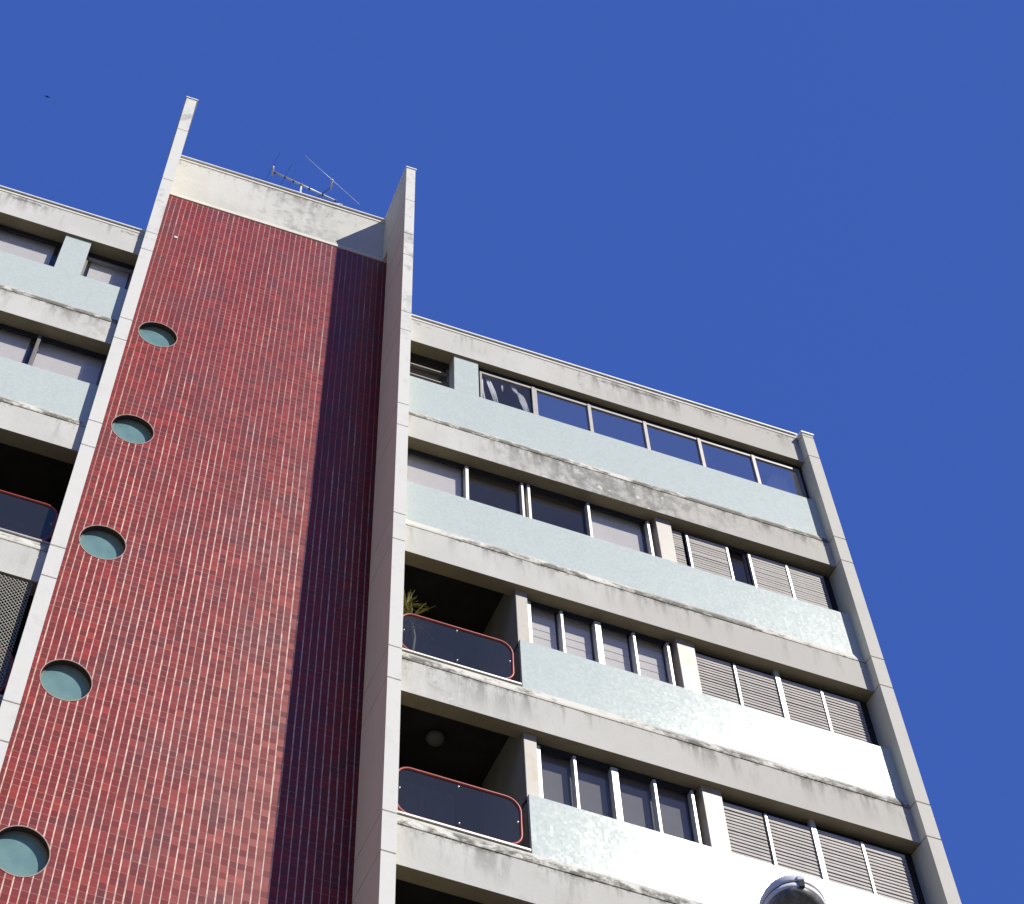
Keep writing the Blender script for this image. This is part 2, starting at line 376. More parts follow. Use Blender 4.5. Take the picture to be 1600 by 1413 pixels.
# fins ---------------------------------------------------------------------------------
def joints(top):
    js = [2.68]
    for k in range(1, 10):
        js += [Zk(k) + .614, Zk(k)]
    js = [j for j in js if j < top - .05 and j > GZ]
    return js
def fin(x0, x1, top, depth, deep=None, extra=(), drop=()):
    bm = bmesh.new(); g = .012
    js = sorted([j for j in joints(top) if j not in drop] + list(extra), reverse=True)
    zs = [top] + js + [GZ]
    for a, b_ in zip(zs[:-1], zs[1:]):
        box(bm, x0, x1, 0, depth, b_ + (g if b_ > GZ else 0), a - (g if a < top else 0))
    box(bm, x0 + .03, x1 - .03, .02, depth - .03, GZ + .01, top - .01)
    if deep:
        z0, yd = deep; box(bm, x0 + .0005, x1 - .0005, depth, yd, z0, top)
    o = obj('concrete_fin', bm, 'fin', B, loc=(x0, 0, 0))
    one('coping', 'coping', o, (x0 - .02, x1 + .025, -.02, (deep[1] if deep else depth), top + .002, top + .05), loc=(x0, 0, top), bevel=.006)
    return o
fin(X1L, X1R, TOP, 1.08, (4.58, 1.55), (4.84,))
fin(X2L, X2R, TOP, 1.08, (4.58, 1.55), (3.514, 4.9))
fin(X3L, X3R, .69, 1.2)
fin(XW - .22, XW, .69, 1.2)

# tower --------------------------------------------------------------------------------
PORT = [(.918, -.42 - 2.884 * i) for i in range(8)]; PR = .362
def tiled_wall():
    bm = bmesh.new(); x0, x1 = X1L + .01, X2R + .10; y = YT; hs_ = .5
    cx = PORT[0][0]
    def quad(a, b_, c, d): bm.faces.new([bm.verts.new((p[0], y, p[1])) for p in (a, b_, c, d)])
    def rect(xa, xb, za, zb): quad((xa, za), (xb, za), (xb, zb), (xa, zb))
    rect(x0, cx - hs_, GZ, 4.575); rect(cx + hs_, x1, GZ, 4.575)
    zt = 4.575
    for _, zc in PORT:
        rect(cx - hs_, cx + hs_, zc + hs_, zt); zt = zc - hs_
        n = 64; ring = []; sq = []
        for i in range(n):
            a = 2 * PI * (i + .5) / n - PI / 4; c_, s_ = math.cos(a), math.sin(a); m_ = max(abs(c_), abs(s_))
            ring.append((cx + PR * c_, zc + PR * s_)); sq.append((cx + hs_ * c_ / m_, zc + hs_ * s_ / m_))
        for i in range(n):
            j = (i + 1) % n
            cs = []
            if i % 16 == 15: cs = [(cx + hs_ * q[0], zc + hs_ * q[1]) for q in [((1, 1), (-1, 1), (-1, -1), (1, -1))[i // 16]]]
            bm.faces.new([bm.verts.new((p[0], y, p[1])) for p in [ring[i], sq[i]] + cs + [sq[j], ring[j]]])
    rect(cx - hs_, cx + hs_, GZ, zt)
    bmesh.ops.remove_doubles(bm, verts=bm.verts, dist=1e-4)
    me_o = obj('tiled_wall', bm, 'tile', B, loc=(0, YT, 0))
    return me_o
tw = tiled_wall()
# one tile has lost its glaze
one('bare_tile', 'coping', tw, (.735, .80, YT - .012, YT, 3.00, 3.06), loc=(.76, YT, 3.0))
def ring(bm, cx, cz, y0, y1, r0, r1, n=64):
    P_ = []
    for i in range(n):
        a = 2 * PI * i / n; c_, s_ = math.cos(a), math.sin(a)
        P_.append([bm.verts.new((cx + r * c_, y, cz + r * s_)) for r, y in ((r0, y0), (r1, y0), (r1, y1), (r0, y1))])
    for i in range(n):
        A, D = P_[i], P_[(i + 1) % n]
        for k in range(4): bm.faces.new((A[k], A[(k + 1) % 4], D[(k + 1) % 4], D[k]))
def disc(bm, cx, cz, y, r, n=64):
    bm.faces.new([bm.verts.new((cx + r * math.cos(2 * PI * i / n), y, cz + r * math.sin(2 * PI * i / n))) for i in range(n)])
for cx, cz in PORT:
    bm = bmesh.new(); ring(bm, cx, cz, YT - .006, YT + .004, PR - .004, PR + .009)
    o = obj('porthole', bm, 'rim', B, loc=(cx, YT, cz))
    bm = bmesh.new(); ring(bm, cx, cz, YT + .0045, YT + .24, PR - .0005, PR + .012); obj('reveal', bm, 'reveal', o, loc=(cx, YT, cz))
    bm = bmesh.new(); ring(bm, cx, cz, YT + .105, YT + .13, PR - .025, PR - .001); obj('frame', bm, 'alu_dark', o, loc=(cx, YT, cz))
    bm = bmesh.new(); disc(bm, cx, cz, YT + .12, PR - .02); obj('pane', bm, 'port', o, loc=(cx, YT, cz))
# parapet of the tower
def parapet():
    bm = bmesh.new()
    box(bm, X1R, X2L, YT + .004, YT + .15, 4.70, 6.18)
    o = obj('tower_parapet', bm, 'fascia', B, loc=(0, YT, 5.6)); o.color = (.55, 3.2 / 15, .22, 1)
    one('moulding', 'lip', o, (X1R, X2L, YT - .02, YT + .149, 4.585, 4.69), loc=(3, YT, 4.6), bevel=.008)
    one('moulding', 'lip', o, (X1R, X2L, YT - .012, YT + .149, 6.19, 6.27), loc=(3, YT, 6.2), bevel=.008)
    one('coping', 'coping', o, (X1R, X2L, YT - .05, YT + .2, 6.29, 6.32), loc=(3, YT, 6.3))
    one('tower_core', 'body', B, (X1L + .02, X2R - .02, YT + .26, 6.5, GZ, 5.95), (X1L + .02, X2R - .02, YT + .151, YT + .259, 4.6, 5.95))
parapet()
one('recess_wall', 'body', B, (X2R - .06, X2R - .001, 1.081, 1.394, GZ, 4.579), (X1L + .001, X1L + .05, 1.081, 1.394, GZ, 4.579))

# wings --------------------------------------------------------------------------------
STAIN = {(1, 'r'): (.25, 9 / 15, .3), (2, 'r'): (.85, 8.9 / 15, .40), (3, 'r'): (.10, 10 / 15, .2), (4, 'r'): (.40, 6.2 / 15, .18), (5, 'r'): (.25, 7 / 15, .2),
         (1, 'l'): (.1, 0, .05), (2, 'l'): (.45, 0, .12), (3, 'l'): (.2, 0, .1), (4, 'l'): (.3, 0, .05)}
NF = 8
def wing(side, x0, x1, Y):
    for k in range(1, NF + 1):
        z = Zk(k); col = STAIN.get((k, side), (.25, .5, .2)) + (1,)
        top = .60 if k > 1 else .69
        bm = bmesh.new(); box(bm, x0, x1, Y, .42, z, z + top)
        o = obj('fascia_band', bm, 'fascia', B, loc=(0, Y, z)); o.color = col
        one('soffit', 'soffit', o, (x0, x1, Y + .006, .4195, z - .006, z - .0005), loc=(x0, Y, z))  # strip in a darker tone: shade under the band put into its colour
        if k == 1:
            one('moulding', 'lip', o, (x0, x1, Y - .010, .419, z + .70, z + .765), loc=(x0, Y, z + .7), bevel=.006)
            one('coping', 'coping', o, (x0, x1, Y - .04, .5, z + .785, z + .815), loc=(x0, Y, z + .8))
            one('coping_shade_strip', 'seal', o, (x0, x1, Y + .02, .418, z + .69, z + .785), loc=(x0, Y, z + .7))  # black strip draws in the shadow line under the coping
        else:
            bm = bmesh.new(); prism_x(bm, [(Y + .004, z + .628), (Y + .004, z + .66), (Y + .04, z + .79), (.30, z + .79), (.30, z + .628)], x0, x1)
            lo = obj('ledge', bm, 'ledge', o, loc=(0, Y, z)); lo.color = col
            one('groove', 'seal', o, (x0, x1, Y + .035, .29, z + .599, z + .633), loc=(x0, Y, z + .6))
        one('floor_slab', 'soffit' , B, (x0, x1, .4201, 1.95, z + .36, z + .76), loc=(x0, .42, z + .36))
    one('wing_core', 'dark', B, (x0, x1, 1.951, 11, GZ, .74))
    one('roof_slab', 'roof', B, (x0, x1, .52, 11, .745, .77))
wing('r', X2R, X3L, YR)
wing('l', XW, X1L, YL)
one('end_wall', 'body', B, (X3R - .17, X3R - .02, 1.2, 11, GZ, .70), (XW - .2, XW - .05, 1.2, 11, GZ, .70))

def panel(k, x0, x1, Y, below=1.14):
    """mosaic spandrel under the windows of row k: from the ledge of band k+1 up to the sill"""
    z1 = Zk(k) - below; z0 = Zk(k + 1) + .795
    o = one('mosaic_panel', 'mosaic', B, (x0, x1, Y + .045, .30, z0, z1), loc=(0, Y, z0))
    one('sill', 'alu_dark', o, (x0, x1, .301, .46, z1 - .06, z1 - .012), loc=(x0, .3, z1))
    return o
def back(k, x0, x1):
    z1 = Zk(k) - 1.2; z0 = Zk(k + 1) + .761
    return one('inner_wall', 'room', B, (x0, x1, .43, .55, z0, z1), loc=(x0, .43, z0))
def pilaster(k, x0, x1, y=.28, mat='pil', below=1.14, top=0.0):
    return one('pilaster', mat, B, (x0, x1, y, .50, Zk(k) - below + .001, Zk(k) - .001 + top), loc=(0, y, Zk(k)), bevel=.006)
def window(k, x0, x1, divs=(), mw=.045, ym=.335, yp=.43, mat='alu', fmat='alu_dark', glass='glass', head=.0, below=1.14, blinds=(), rails=(), ends=(0, 0)):
    z1 = Zk(k) - head; z0 = Zk(k) - below
    bm = bmesh.new()
    box(bm, x0, x1, yp - .025, yp + .03, z1 - .05, z1 - .002); box(bm, x0, x1, yp - .025, yp + .03, z0 + .001, z0 + .05)
    box(bm, x0, x0 + .035, yp - .0255, yp + .0305, z0 + .0505, z1 - .0505); box(bm, x1 - .035, x1, yp - .0255, yp + .0305, z0 + .0505, z1 - .0505)
    for r in rails: box(bm, x0 + .036, x1 - .036, yp - .06, yp + .02, z1 - r - .03, z1 - r)
    o = obj('window', bm, fmat, B, loc=(x0, yp, z0))
    if head == 0: one('head_shade_strip', 'back_shade', o, (x0 + .001, x1 - .001, yp - .032, yp - .0255, z1 - .12, z1 - .0065), loc=(x0, yp, z1))  # black strip imitates the shade just below the soffit
    for d in divs:
        d, wd = d if isinstance(d, tuple) else (d, mw)
        one('mullion', mat, o, (d - wd / 2, d + wd / 2, ym, yp + .02, z0 + .002, z1 - (.10 if head == 0 else .003)), loc=(d, ym, z0), bevel=.005)
    one('pane', glass, o, (x0 + .01, x1 - .01, yp, yp + .004, z0 + .01, z1 - .01), loc=(x0, yp, z0))
    for b_ in blinds:
        ribbed = len(b_) > 2
        bm = bmesh.new(); a, c = b_[0], b_[1]
        if ribbed:
            n = 7; hh = (z1 - z0) / n
            for i in range(n):
                za = z0 + i * hh
                prism_x(bm, [(.500, za + .003), (.505, za + hh - .006), (.53, za + hh - .006), (.53, za + .003)], a, c)
        else: box(bm, a, c, .50, .506, z0 + .02, z1 - .02)
        obj('roller_blind', bm, 'screen' if (k == 4 and x0 > 0) else 'blind', o, loc=(a, .5, z0))
    return o
def shutter(k, x0, x1, closed=False, below=1.14, drop=0, stile=(1, 1)):
    z1 = Zk(k) - .13; z0 = Zk(k) - below + .002
    y0 = .345
    one('shutter_shade_board', 'back_shade', B, (x0 - .02, x1 + .02, .43, .45, z0, Zk(k) - .001), loc=(x0, .43, z0))  # black board imitates the shade above and behind the shutter
    bm = bmesh.new()
    for f, a, c in ((stile[0], x0, x0 + .04), (stile[1], x1 - .04, x1)):
        if f: box(bm, a, c, y0 - .012, y0 + .04, z0, z1)
    box(bm, x0 + .001, x1 - .001, y0 + .002, y0 + .036, z1 - .05, z1 - .001)
    o = obj('shutter', bm, 'alu', B, loc=(x0, y0, z0), bevel=.003)
    bm = bmesh.new(); p = .0585; n = int((z1 - z0 - .06) / p)
    xa = x0 + (.041 if stile[0] else .002); xb = x1 - (.041 if stile[1] else .002)
    for i in range(n):
        za = z0 + .012 + i * p; j = random.uniform(-.002, .002) if random.random() < .85 else random.uniform(-.006, .001)
        if closed: pr = [(y0 + .004 + j, za), (y0 + .003 + j, za + .008), (y0 + .012 + j, za + p + .005), (y0 + .018, za + p + .005), (y0 + .012, za)]
        else: pr = [(y0 + .000 + j, za), (y0 - .001 + j, za + .006), (y0 + .016 + j, za + p + .006), (y0 + .022, za + p + .006), (y0 + .010, za)]
        prism_x(bm, pr, xa, xb)
    obj('slats', bm, 'slat_dull' if closed else 'slat', o, loc=(x0, y0, z0))
    one('backing', 'back_shade', o, (x0 + .002, x1 - .002, y0 + .037, y0 + .042, z0, z1), loc=(x0, y0, z0))
    return o
def rounded(x0, x1, z0, z1, r, y, n=8):
    pts = []
    for cx, cz, a0 in ((x1 - r, z1 - r, 0), (x0 + r, z1 - r, 90), (x0 + r, z0 + r, 180), (x1 - r, z0 + r, 270)):
        for i in range(n + 1):
            a = math.radians(a0 + 90 * i / n); pts.append((cx + r * math.cos(a), y, cz + r * math.sin(a)))
    return pts
def balcony_rail(k, x0, x1, Y, label=None):
    z0 = Zk(k + 1) + .79
    bm = bmesh.new(); tube(bm, rounded(x0, x1, z0 + .075, z0 + .835, .20, Y + .07), .019, 8, True)
    o = obj('balcony_railing', bm, 'red', B, loc=(x0, Y + .07, z0), smooth=True)
    bm = bmesh.new(); P_ = rounded(x0 + .015, x1 - .015, z0 + .09, z0 + .82, .185, Y + .075)
    f = bm.faces.new([bm.verts.new(p) for p in P_]); obj('glass_panel', bm, 'balc_glass', o, loc=(x0, Y + .07, z0))
    for fx, fz in ((.5, .95), (.5, .06), (.0, .5), (1.0, .5)):
        cx = x0 + .05 + (x1 - x0 - .1) * fx; cz = z0 + .12 + .67 * fz
        bm = bmesh.new(); tube(bm, [(cx, Y + .045, cz), (cx, Y + .09, cz)], .0075, 10)
        obj('fixing', bm, 'steel', o, loc=(cx, Y, cz))
    one('base_rail', 'alu', o, (x0 - .08, x1 + .10, Y + .02, Y + .10, z0 + .022, z0 + .052), loc=(x0, Y, z0), bevel=.004)
    return o
def balcony_room(k, x0, x1, side_right=True):
    z0 = Zk(k + 1) + .761; z1 = Zk(k) + .359
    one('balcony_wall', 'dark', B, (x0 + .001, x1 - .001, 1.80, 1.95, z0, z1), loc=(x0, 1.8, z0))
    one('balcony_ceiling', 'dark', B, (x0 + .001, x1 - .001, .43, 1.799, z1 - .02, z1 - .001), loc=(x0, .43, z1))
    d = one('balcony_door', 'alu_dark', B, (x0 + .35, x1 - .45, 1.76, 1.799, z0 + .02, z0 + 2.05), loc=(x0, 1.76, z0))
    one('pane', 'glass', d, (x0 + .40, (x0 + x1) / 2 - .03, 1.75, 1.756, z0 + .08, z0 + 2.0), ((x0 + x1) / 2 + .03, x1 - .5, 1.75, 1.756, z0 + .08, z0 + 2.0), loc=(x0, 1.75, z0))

# --- right wing, row 1 (top)
panel(1, X2R, X3L, YR, 1.07)
one('mosaic_pilaster', 'mosaic', B, (6.16, 6.62, YR + .045, .50, -1.069, -.001), loc=(0, YR, -1.07))
window(1, X2R, 6.159, (), yp=.50, ym=.46, below=1.07, rails=(.30, .62), blinds=(), glass='glass')
window(1, 6.68, 7.70, (7.70,), mw=.07, ym=.27, yp=.31, head=.13, below=1.07, fmat='alu_mid', mat='alu_mid')
window(1, 7.735, X3L - .08, (8.78, 9.86, 10.92, 11.98), mw=.07, ym=.27, yp=.31, head=.13, below=1.07, glass='glass_sky', fmat='alu_mid', mat='alu_mid')
one('head_shade_board', 'back_shade', B, (6.621, X3L, .30, .36, -.129, -.0065), (6.621, 6.679, .32, .36, -1.069, -.13), (X3L - .079, X3L, .32, .36, -1.069, -.13), loc=(6.6, .3, 0))  # black boards imitate the band's shade over the frame; two fill side gaps
back(1, X2R, X3L)
# --- row 2
panel(2, X2R, X3L, YR)
window(2, X2R, 9.66, ((6.41, .06), (7.385, .045), (7.50, .05), (8.56, .05), (9.63, .05)), blinds=((5.28, 6.37), (8.60, 9.56)))
pilaster(2, 9.745, 10.02)
shutter(2, 10.02, 10.23, True, stile=(0, 0))
shutter(2, 10.30, 11.06, True)
window(2, 11.07, 11.41, ())
shutter(2, 11.42, 12.14, True)
shutter(2, 12.145, 12.80, True, stile=(0, 0))
one('shutter_shade_board', 'back_shade', B, (12.801, X3L, .43, .45, Zk(2) - 1.139, Zk(2) - .001), loc=(12.9, .43, Zk(2)))  # black board stands in for the fin's cast shadow at the row end
back(2, X2R, X3L)
# --- rows 3, 4, 5
for k in (3, 4, 5, 6, 7):
    xb = 7.13
    panel(k, xb, X3L, YR)
    balcony_room(k, X2R, xb)
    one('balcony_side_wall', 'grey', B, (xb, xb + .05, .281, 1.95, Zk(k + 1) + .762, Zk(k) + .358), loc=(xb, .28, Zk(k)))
    pilaster(k, xb + .001, 7.32)
    if k > 5: 
        one('mosaic_pilaster', 'mosaic', B, (7.33, X3L, YR + .10, .50, Zk(k) - 1.139, Zk(k) - .001), loc=(0, YR, Zk(k)))
        balcony_rail(k, X2R + .045, xb - .12, YR)
        continue
    bl = ((7.42, 7.85, 1), (7.90, 8.42, 1), (8.52, 9.03, 1), (9.08, 9.60, 1)) if k == 3 else ()
    if k == 4: bl = ((7.40, 9.60),)
    window(k, 7.321, 9.66, ((7.36, .07), (7.895, .045), (8.48, .10), (9.07, .045), (9.625, .045)), blinds=bl)
    pilaster(k, 9.745, 10.04)
    shutter(k, 10.045, 10.66, stile=(0, 0))
    shutter(k, 10.69, 11.37, stile=(1, 0))
    one('mullion', 'alu', B, (11.38, 11.46, .32, .40, Zk(k) - 1.139, Zk(k) - .005), loc=(11.4, .32, Zk(k)), bevel=.004)
    shutter(k, 11.47, 12.12, stile=(0, 0))
    shutter(k, 12.13, 12.80, stile=(1, 0))
    one('shutter_shade_board', 'back_shade', B, (12.825, X3L, .431, .451, Zk(k) - 1.139, Zk(k) - .001), loc=(12.9, .43, Zk(k)))  # fin's shadow put in as a black board here too
    back(k, xb + .06, X3L)
    balcony_rail(k, X2R + .045, xb - .12, YR)
# --- left wing
panel(1, XW, X1L, YL, 1.13)
one('mosaic_pilaster', 'mosaic', B, (-1.17, -.70, YL + .045, .50, -1.129, -.001), loc=(0, YL, -1.13))
window(1, -3.4, -1.171, (-2.45,), below=1.13, blinds=((-3.35, -1.30),), mat='alu_dark')
window(1, -.699, X1L, (), yp=.44, below=1.13, blinds=((-.60, .10),), fmat='alu_dark', rails=(.20,))
one('mosaic_pilaster', 'mosaic', B, (XW, -3.41, YL + .045, .50, -1.129, -.001), loc=(0, YL, -1.13))
back(1, XW, X1L)
panel(2, XW, X1L, YL)
window(2, XW, X1L, ((-.985, .06), (-2.1, .06), (-3.2, .06), (-4.3, .06), (-5.4, .06), (-6.5, .06)), mat='alu_dark', blinds=((-3.1, -1.12), (-.95, .12)))
back(2, XW, X1L)
for k in (3, 4, 5, 6, 7):
    xb = -1.75
    panel(k, XW, xb, YL); balcony_room(k, xb, X1L)
    one('mosaic_pilaster', 'mosaic', B, (XW, xb, YL + .10, .50, Zk(k) - 1.139, Zk(k) - .001), loc=(0, YL, Zk(k)))
    balcony_rail(k, xb + .12, X1L - .02, YL)
# lattice screen in front of the railing of the second balcony on the left
def lattice():
    x0, x1, z0, z1, y = -1.7, .10, Zk(5) + .80, Zk(4) - .01, YL + .028
    bm = bmesh.new(); p = .062; wd = .0052
    for s in (1, -1):
        n = int((x1 - x0 + z1 - z0) / p) + 1
        for i in range(n):
            c = i * p; yy = y + (.006 if s < 0 else 0)
            # line u + v = c, clipped to the rectangle
            a0 = max(0, c - (z1 - z0)); a1 = min(x1 - x0, c)
            if a1 - a0 < .01: continue
            pa, pb = [((x0 + a) if s > 0 else (x1 - a), yy, z0 + (c - a)) for a in (a0, a1)]
            d = (Vector(pb) - Vector(pa)).normalized(); q = Vector((d.z, 0, -d.x)) * wd
            vs = [bm.verts.new(Vector(P_) + s1 * q + Vector((0, o_, 0))) for o_ in (0, .004) for P_, s1 in ((pa, 1), (pa, -1), (pb, -1), (pb, 1))]
            for f in ((0, 1, 2, 3), (7, 6, 5, 4), (0, 4, 5, 1), (1, 5, 6, 2), (2, 6, 7, 3), (3, 7, 4, 0)): bm.faces.new([vs[i_] for i_ in f])
    obj('lattice_screen', bm, 'lattice', B, loc=(x0, y, z0))
lattice()

# ------------------------------------------------------------------ loose things
# ceiling lamp on the lower balcony
def globe(x, y, z, label):
    o = thing('ceiling_lamp', label, 'ceiling lamp', (x, y, z))
    bm = bmesh.new(); tube(bm, [(x, y, z - .02), (x, y, z)], .06, 20); obj('base_plate', bm, 'alu', o, loc=(x, y, z))
    bm = bmesh.new(); bmesh.ops.create_uvsphere(bm, u_segments=24, v_segments=12, radius=.135)
    bmesh.ops.scale(bm, verts=bm.verts, vec=(1, 1, .75)); bmesh.ops.translate(bm, verts=bm.verts, vec=(x, y, z - .10))
    obj('glass_shade', bm, 'opal_dim', o, loc=(x, y, z), smooth=True)
globe(6.15, 1.10, Zk(4) + .338, 'round unlit ceiling lamp in the dark lower right-hand balcony')

# net curtains in the top window beside the green pilaster
def curtains():
    t = thing('net_curtain', 'white gathered net curtain behind the leftmost pane of the long top window', 'curtain', (6.7, .4, -.05))
    def drape(ptsL, ptsR, n=14):
        bm = bmesh.new(); rows = []
        for (xa, z), (xb, _) in zip(ptsL, ptsR):
            rows.append([bm.verts.new((xa + (xb - xa) * i / n, .365 + .012 * math.sin(i * 1.9 + z * 3), z)) for i in range(n + 1)])
        for a, b_ in zip(rows[:-1], rows[1:]):
            for i in range(n): bm.faces.new((a[i], a[i + 1], b_[i + 1], b_[i]))
        o = obj('drape', bm, 'cloth', t, loc=(ptsL[0][0], .4, ptsL[0][1]), smooth=True)
        s = o.modifiers.new('thickness', 'SOLIDIFY'); s.thickness = .004
    drape([(6.68, -.1), (6.70, -.55), (6.74, -1.05)], [(6.76, -.1), (6.77, -.55), (6.84, -1.05)], 6)
    drape([(6.80, -.12), (6.88, -.5), (7.00, -1.0)], [(6.90, -.12), (7.01, -.5), (7.07, -1.0)], 8)
    drape([(7.12, -.25), (7.12, -.35), (7.13, -.45)], [(7.15, -.25), (7.155, -.35), (7.15, -.45)], 4)
    drape([(7.28, -.12), (7.34, -.32), (7.42, -.40), (7.46, -.62), (7.60, -1.05)], [(7.36, -.12), (7.44, -.32), (7.55, -.40), (7.62, -.62), (7.69, -1.05)], 12)
curtains()
def side_curtain():
    bm = bmesh.new(); n = 16; rows = []
    for z in (-.03, -.35, -.70, -1.05):
        xa = 12.52 - .42 * (-z); rows.append([bm.verts.new((xa + (12.90 - xa) * i / n, .42 + .012 * math.sin(i * 2.1), z)) for i in range(n + 1)])
    for a, b_ in zip(rows[:-1], rows[1:]):
        for i in range(n): bm.faces.new((a[i], a[i + 1], b_[i + 1], b_[i]))
    o = obj('drawn_curtain', bm, 'cloth', None, loc=(12.7, .42, -.03), smooth=True)
    s = o.modifiers.new('thickness', 'SOLIDIFY'); s.thickness = .004
    tag(o, 'pale slanting curtain behind the rightmost pane of the long top window', 'curtain')
side_curtain()

# potted plant on the upper right balcony
def plant():
    x, y, z0 = 5.60, .62, Zk(4) + .762
    t = thing('potted_plant', 'spiky yellow-green yucca plant above the red rail of the upper balcony', 'plant', (x, y, z0))
    bm = bmesh.new()
    prof = [(.10, 0), (.14, .24), (.155, .24), (.155, .28), (.125, .28), (.12, .22)]
    rings = [[bm.verts.new((x + r * math.cos(2 * PI * i / 20), y + r * math.sin(2 * PI * i / 20), z0 + h)) for i in range(20)] for r, h in prof]
    for a, b_ in zip(rings[:-1], rings[1:]):
        for i in range(20): bm.faces.new((a[i], a[(i + 1) % 20], b_[(i + 1) % 20], b_[i]))
    bm.faces.new(rings[0]); bm.faces.new(rings[-1])
    obj('pot', bm, 'pot', t, loc=(x, y, z0), smooth=False)
    bm = bmesh.new(); tp = (x - .02, y - .02, z0 + 1.18)
    tube(bm, [(x, y, z0 + .2), (x + .02, y - .02, z0 + .5), (x + .045, y - .03, z0 + .8), (x + .02, y - .03, z0 + 1.0), tp], .022, 8, r1=.014)
    obj('stem', bm, 'stem', t, loc=(x, y, z0), smooth=True)
    bm = bmesh.new(); rnd = random.Random(4)
    heads = [(Vector(tp), 42, .46), (Vector((x - .10, y - .03, z0 + 1.42)), 30, .36), (Vector((x + .02, y, z0 + 1.0)), 12, .34)]
    tube(bm, [tp, heads[1][0]], .012, 6)
    for c0, n_, ln_ in heads:
        for i in range(n_):
            a = rnd.uniform(0, 2 * PI); el = rnd.uniform(-.35, 1.35); L_ = ln_ * rnd.uniform(.65, 1.05)
            d = Vector((math.cos(a) * math.cos(el), math.sin(a) * math.cos(el), math.sin(el)))
            s_ = d.cross(Vector((0, 0, 1))).normalized(); prev = None
            for j in range(6):
                u = j / 5; p = c0 + d * L_ * u + Vector((0, 0, -.16 * u * u * L_ * (2 if el < .6 else .8)))
                wd = .013 * (1 - u) ** .6 * (1 if j else .5) + .0008
                cur = (bm.verts.new(p - s_ * wd), bm.verts.new(p + Vector((0, 0, -.003))), bm.verts.new(p + s_ * wd))
                if prev:
                    bm.faces.new((prev[0], prev[1], cur[1], cur[0])); bm.faces.new((prev[1], prev[2], cur[2], cur[1]))
                prev = cur
    o = obj('leaves', bm, 'leaf', t, loc=(x, y, z0))
plant()

# roof antenna
def antenna():
    mx, my, zb = 3.40, 2.98, 9.736
    t = thing('roof_antenna', 'thin metal television aerial on the tower roof', 'antenna', (mx, my, 5.95))
    bm = bmesh.new(); tube(bm, [(mx, my, 5.96), (mx, my, zb + .03)], .024, 10); obj('mast', bm, 'galv', t, loc=(mx, my, 5.96), smooth=True)
    a, b_ = Vector((2.705, 2.873, zb)), Vector((4.316, 3.112, zb)); d = (b_ - a).normalized(); s = Vector((-d.y, d.x, 0))
    bm = bmesh.new(); tube(bm, [a, b_], .025, 8); obj('boom', bm, 'galv', t, loc=(mx, my, zb), smooth=True)
    bm = bmesh.new()
    for u, w_ in ((.0, .06), (.16, .1), (.30, .08), (.43, .10), (.56, .08), (.78, .1), (.99, .05)):
        p = a.lerp(b_, u); tube(bm, [p - d * .022, p + d * .022], .034, 8)
    tube(bm, [(mx, my, zb - .06), (mx, my, zb + .04)], .04, 10)
    obj('clamp', bm, 'plastic', t, loc=(mx, my, zb))
    def rod(p0, p1, r=.006, mat='rod', name='element'):
        bm = bmesh.new(); tube(bm, [p0, p1], r, 6); return obj(name, bm, mat, t, loc=tuple(Vector(p0)), smooth=True)
    rod((2.66, 2.33, zb), (2.53, 3.21, zb), .004)
    rod((3.02, 2.50, zb), (2.93, 3.13, zb), .0045)
    rod((3.16, 2.60, zb + .015), (3.12, 3.2, zb + .015), .003)
    rod((3.918, 3.067, zb), (4.09, 2.80, zb), .010)
    rod((3.918, 3.067, zb), (3.83, 3.25, zb), .007)
    rod((3.24, 2.203, zb), (4.883, 3.011, zb), .0075, 'galv')
    rod((2.613, 2.74, zb + .02), (2.671, 2.978, zb), .030, 'galv', 'end_plate')
    rod((4.05, 2.586, zb), (4.105, 2.853, zb), .027, 'galv', 'end_plate')
    rod((4.061, 3.224, zb), (4.493, 3.152, zb), .014, 'galv', 'brace')
antenna()

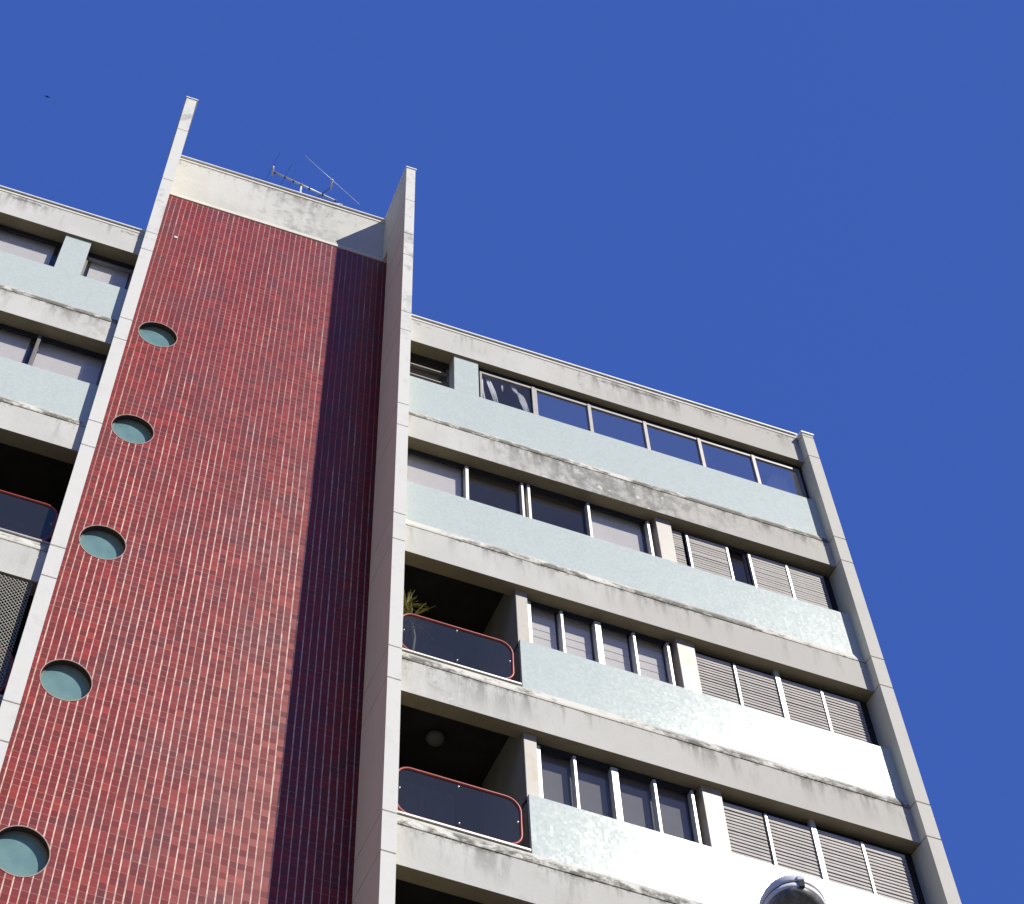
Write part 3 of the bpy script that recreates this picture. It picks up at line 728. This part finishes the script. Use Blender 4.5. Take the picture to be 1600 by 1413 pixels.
# street lamp
def street_lamp():
    px, py = 6.05, -5.75; hz = -18.62
    t = thing('street_lamp', 'grey street lamp head with a clip on its rim, in front of the white panels', 'street lamp', (px, py, GZ))
    az = math.radians(24)
    fwd = Vector((math.sin(az), math.cos(az), -.06)).normalized()        # nose -> tail
    side = Vector((math.cos(az), -math.sin(az), 0)); up = side.cross(fwd).normalized()
    nose = Vector((4.668, -8.76, hz + .03)); L_ = .80; N = 26
    def prof(u):
        if u < .42: q = 1 - u / .42; w_ = .192 * math.sqrt(max(0, 1 - q ** 2.2))
        else: w_ = .192 - .13 * ((u - .42) / .58) ** 1.5
        return max(w_, .002)
    us = [0.0008] + [(i / N) ** 1.7 for i in range(1, N + 1)]
    def shell(name, z_of, mat, cap=True):
        bm = bmesh.new(); rows = []
        for u in us:
            w_ = prof(u); rows.append([bm.verts.new(nose + fwd * (u * L_) + side * x_ + up * z_) for x_, z_ in z_of(u, w_)])
        n = len(rows[0])
        for a, b_ in zip(rows[:-1], rows[1:]):
            for i in range(n): bm.faces.new((a[i], a[(i + 1) % n], b_[(i + 1) % n], b_[i]))
        bm.faces.new(rows[0][::-1]); bm.faces.new(rows[-1])
        return obj(name, bm, mat, t, loc=tuple(nose), smooth=True)
    K = 14
    def upper(u, w_):
        h = .115 * (w_ / .192) ** .8
        return [(w_ * 1.02 * math.cos(PI * i / K), .018 + h * math.sin(PI * i / K) ** .8) for i in range(K + 1)] + [(-w_ * 1.02, .0), (w_ * 1.02, .0)]
    def seam(u, w_): return [(w_ * .985, .0), (-w_ * .985, .0), (-w_ * .985, -.008), (w_ * .985, -.008)]
    def rim(u, w_): return [(w_ * 1.0, -.008), (-w_ * 1.0, -.008), (-w_ * .985, -.040), (w_ * .985, -.040)]
    def bowl(u, w_):
        w2 = w_ * .95; h = .085 * min(1, w_ / .192) ** .7
        return [(w2, -.038)] + [(w2 * math.cos(PI * i / K), -.040 - h * math.sin(PI * i / K) ** .7) for i in range(K + 1)] + [(-w2, -.038)]
    shell('housing', upper, 'lamp_shell'); shell('seal', seam, 'seal'); shell('rim', rim, 'lamp_shell'); shell('lens', bowl, 'lens')
    bm = bmesh.new()
    def obox(c, hx, hy, hz_):
        vs = [bm.verts.new(c + side * sx * hx + fwd * sy * hy + up * sz * hz_) for sz in (-1, 1) for sx, sy in ((-1, -1), (1, -1), (1, 1), (-1, 1))]
        for f in ((0, 3, 2, 1), (4, 5, 6, 7), (0, 1, 5, 4), (1, 2, 6, 5), (2, 3, 7, 6), (3, 0, 4, 7)): bm.faces.new([vs[i] for i in f])
    obox(nose + side * .03 + up * .018 - fwd * .001, .020, .010, .016)
    obj('clip', bm, 'steel', t, loc=tuple(nose), bevel=.004)
    bm = bmesh.new(); obox(nose + side * .03 - up * .020 - fwd * .001, .015, .007, .020); obj('hinge', bm, 'seal', t, loc=tuple(nose))
    tail = nose + fwd * (L_ - .05) + up * .03
    bm = bmesh.new()
    pts = [tail, tail + fwd * .5 - V(0, 0, .02), tail + fwd * 1.4 - V(0, 0, .16)]
    end = pts[-1] + V(fwd.x, fwd.y, 0) * .9 - V(0, 0, .75)
    pts += [end, end + V(fwd.x, fwd.y, 0) * .12 - V(0, 0, 1.0)]
    tube(bm, pts, .032, 12); obj('arm', bm, 'pole', t, loc=tuple(tail), smooth=True)
    e = pts[-1]
    bm = bmesh.new(); tube(bm, [(e.x, e.y, GZ), (e.x, e.y, e.z + .35)], .095, 20, r1=.055); obj('pole', bm, 'pole', t, loc=(e.x, e.y, GZ), smooth=True)
    return e
street_lamp()

# distant bird
def bird():
    d = Vector((-.079, .462, .883)).normalized(); c = Vector((0.1177, -15.3485, -24.8938)) + d * 230
    t = thing('bird', 'tiny dark bird high in the blue sky to the left of the tower', 'bird', tuple(c))
    bm = bmesh.new(); rows = []
    for u, r in ((-.22, .004), (-.17, .03), (-.05, .055), (.06, .045), (.13, .028), (.16, .032), (.20, .018), (.24, .003)):
        rows.append([bm.verts.new(c + Vector((r * math.cos(2 * PI * i / 10), u, r * math.sin(2 * PI * i / 10)))) for i in range(10)])
    for a, b_ in zip(rows[:-1], rows[1:]):
        for i in range(10): bm.faces.new((a[i], a[(i + 1) % 10], b_[(i + 1) % 10], b_[i]))
    bm.faces.new(rows[0]); bm.faces.new(rows[-1]); obj('body', bm, 'bird', t, loc=tuple(c), smooth=True)
    for s in (1, -1):
        bm = bmesh.new(); top = []; bot = []
        for x_, yf, yb, z_ in ((.03, .08, -.06, .02), (.14, .12, -.05, .06), (.26, .08, -.05, .05), (.38, -.03, -.08, .01)):
            top.append([bm.verts.new(c + Vector((s * x_, y_, z_ + .006))) for y_ in (yf, yb)]); bot.append([bm.verts.new(c + Vector((s * x_, y_, z_ - .006))) for y_ in (yf, yb)])
        for L1 in (top, bot):
            for a, b_ in zip(L1[:-1], L1[1:]): bm.faces.new((a[0], a[1], b_[1], b_[0]))
        for q in (0, 1):
            for i in range(3): bm.faces.new((top[i][q], top[i + 1][q], bot[i + 1][q], bot[i][q]))
        obj('wing', bm, 'bird', t, loc=tuple(c))
bird()
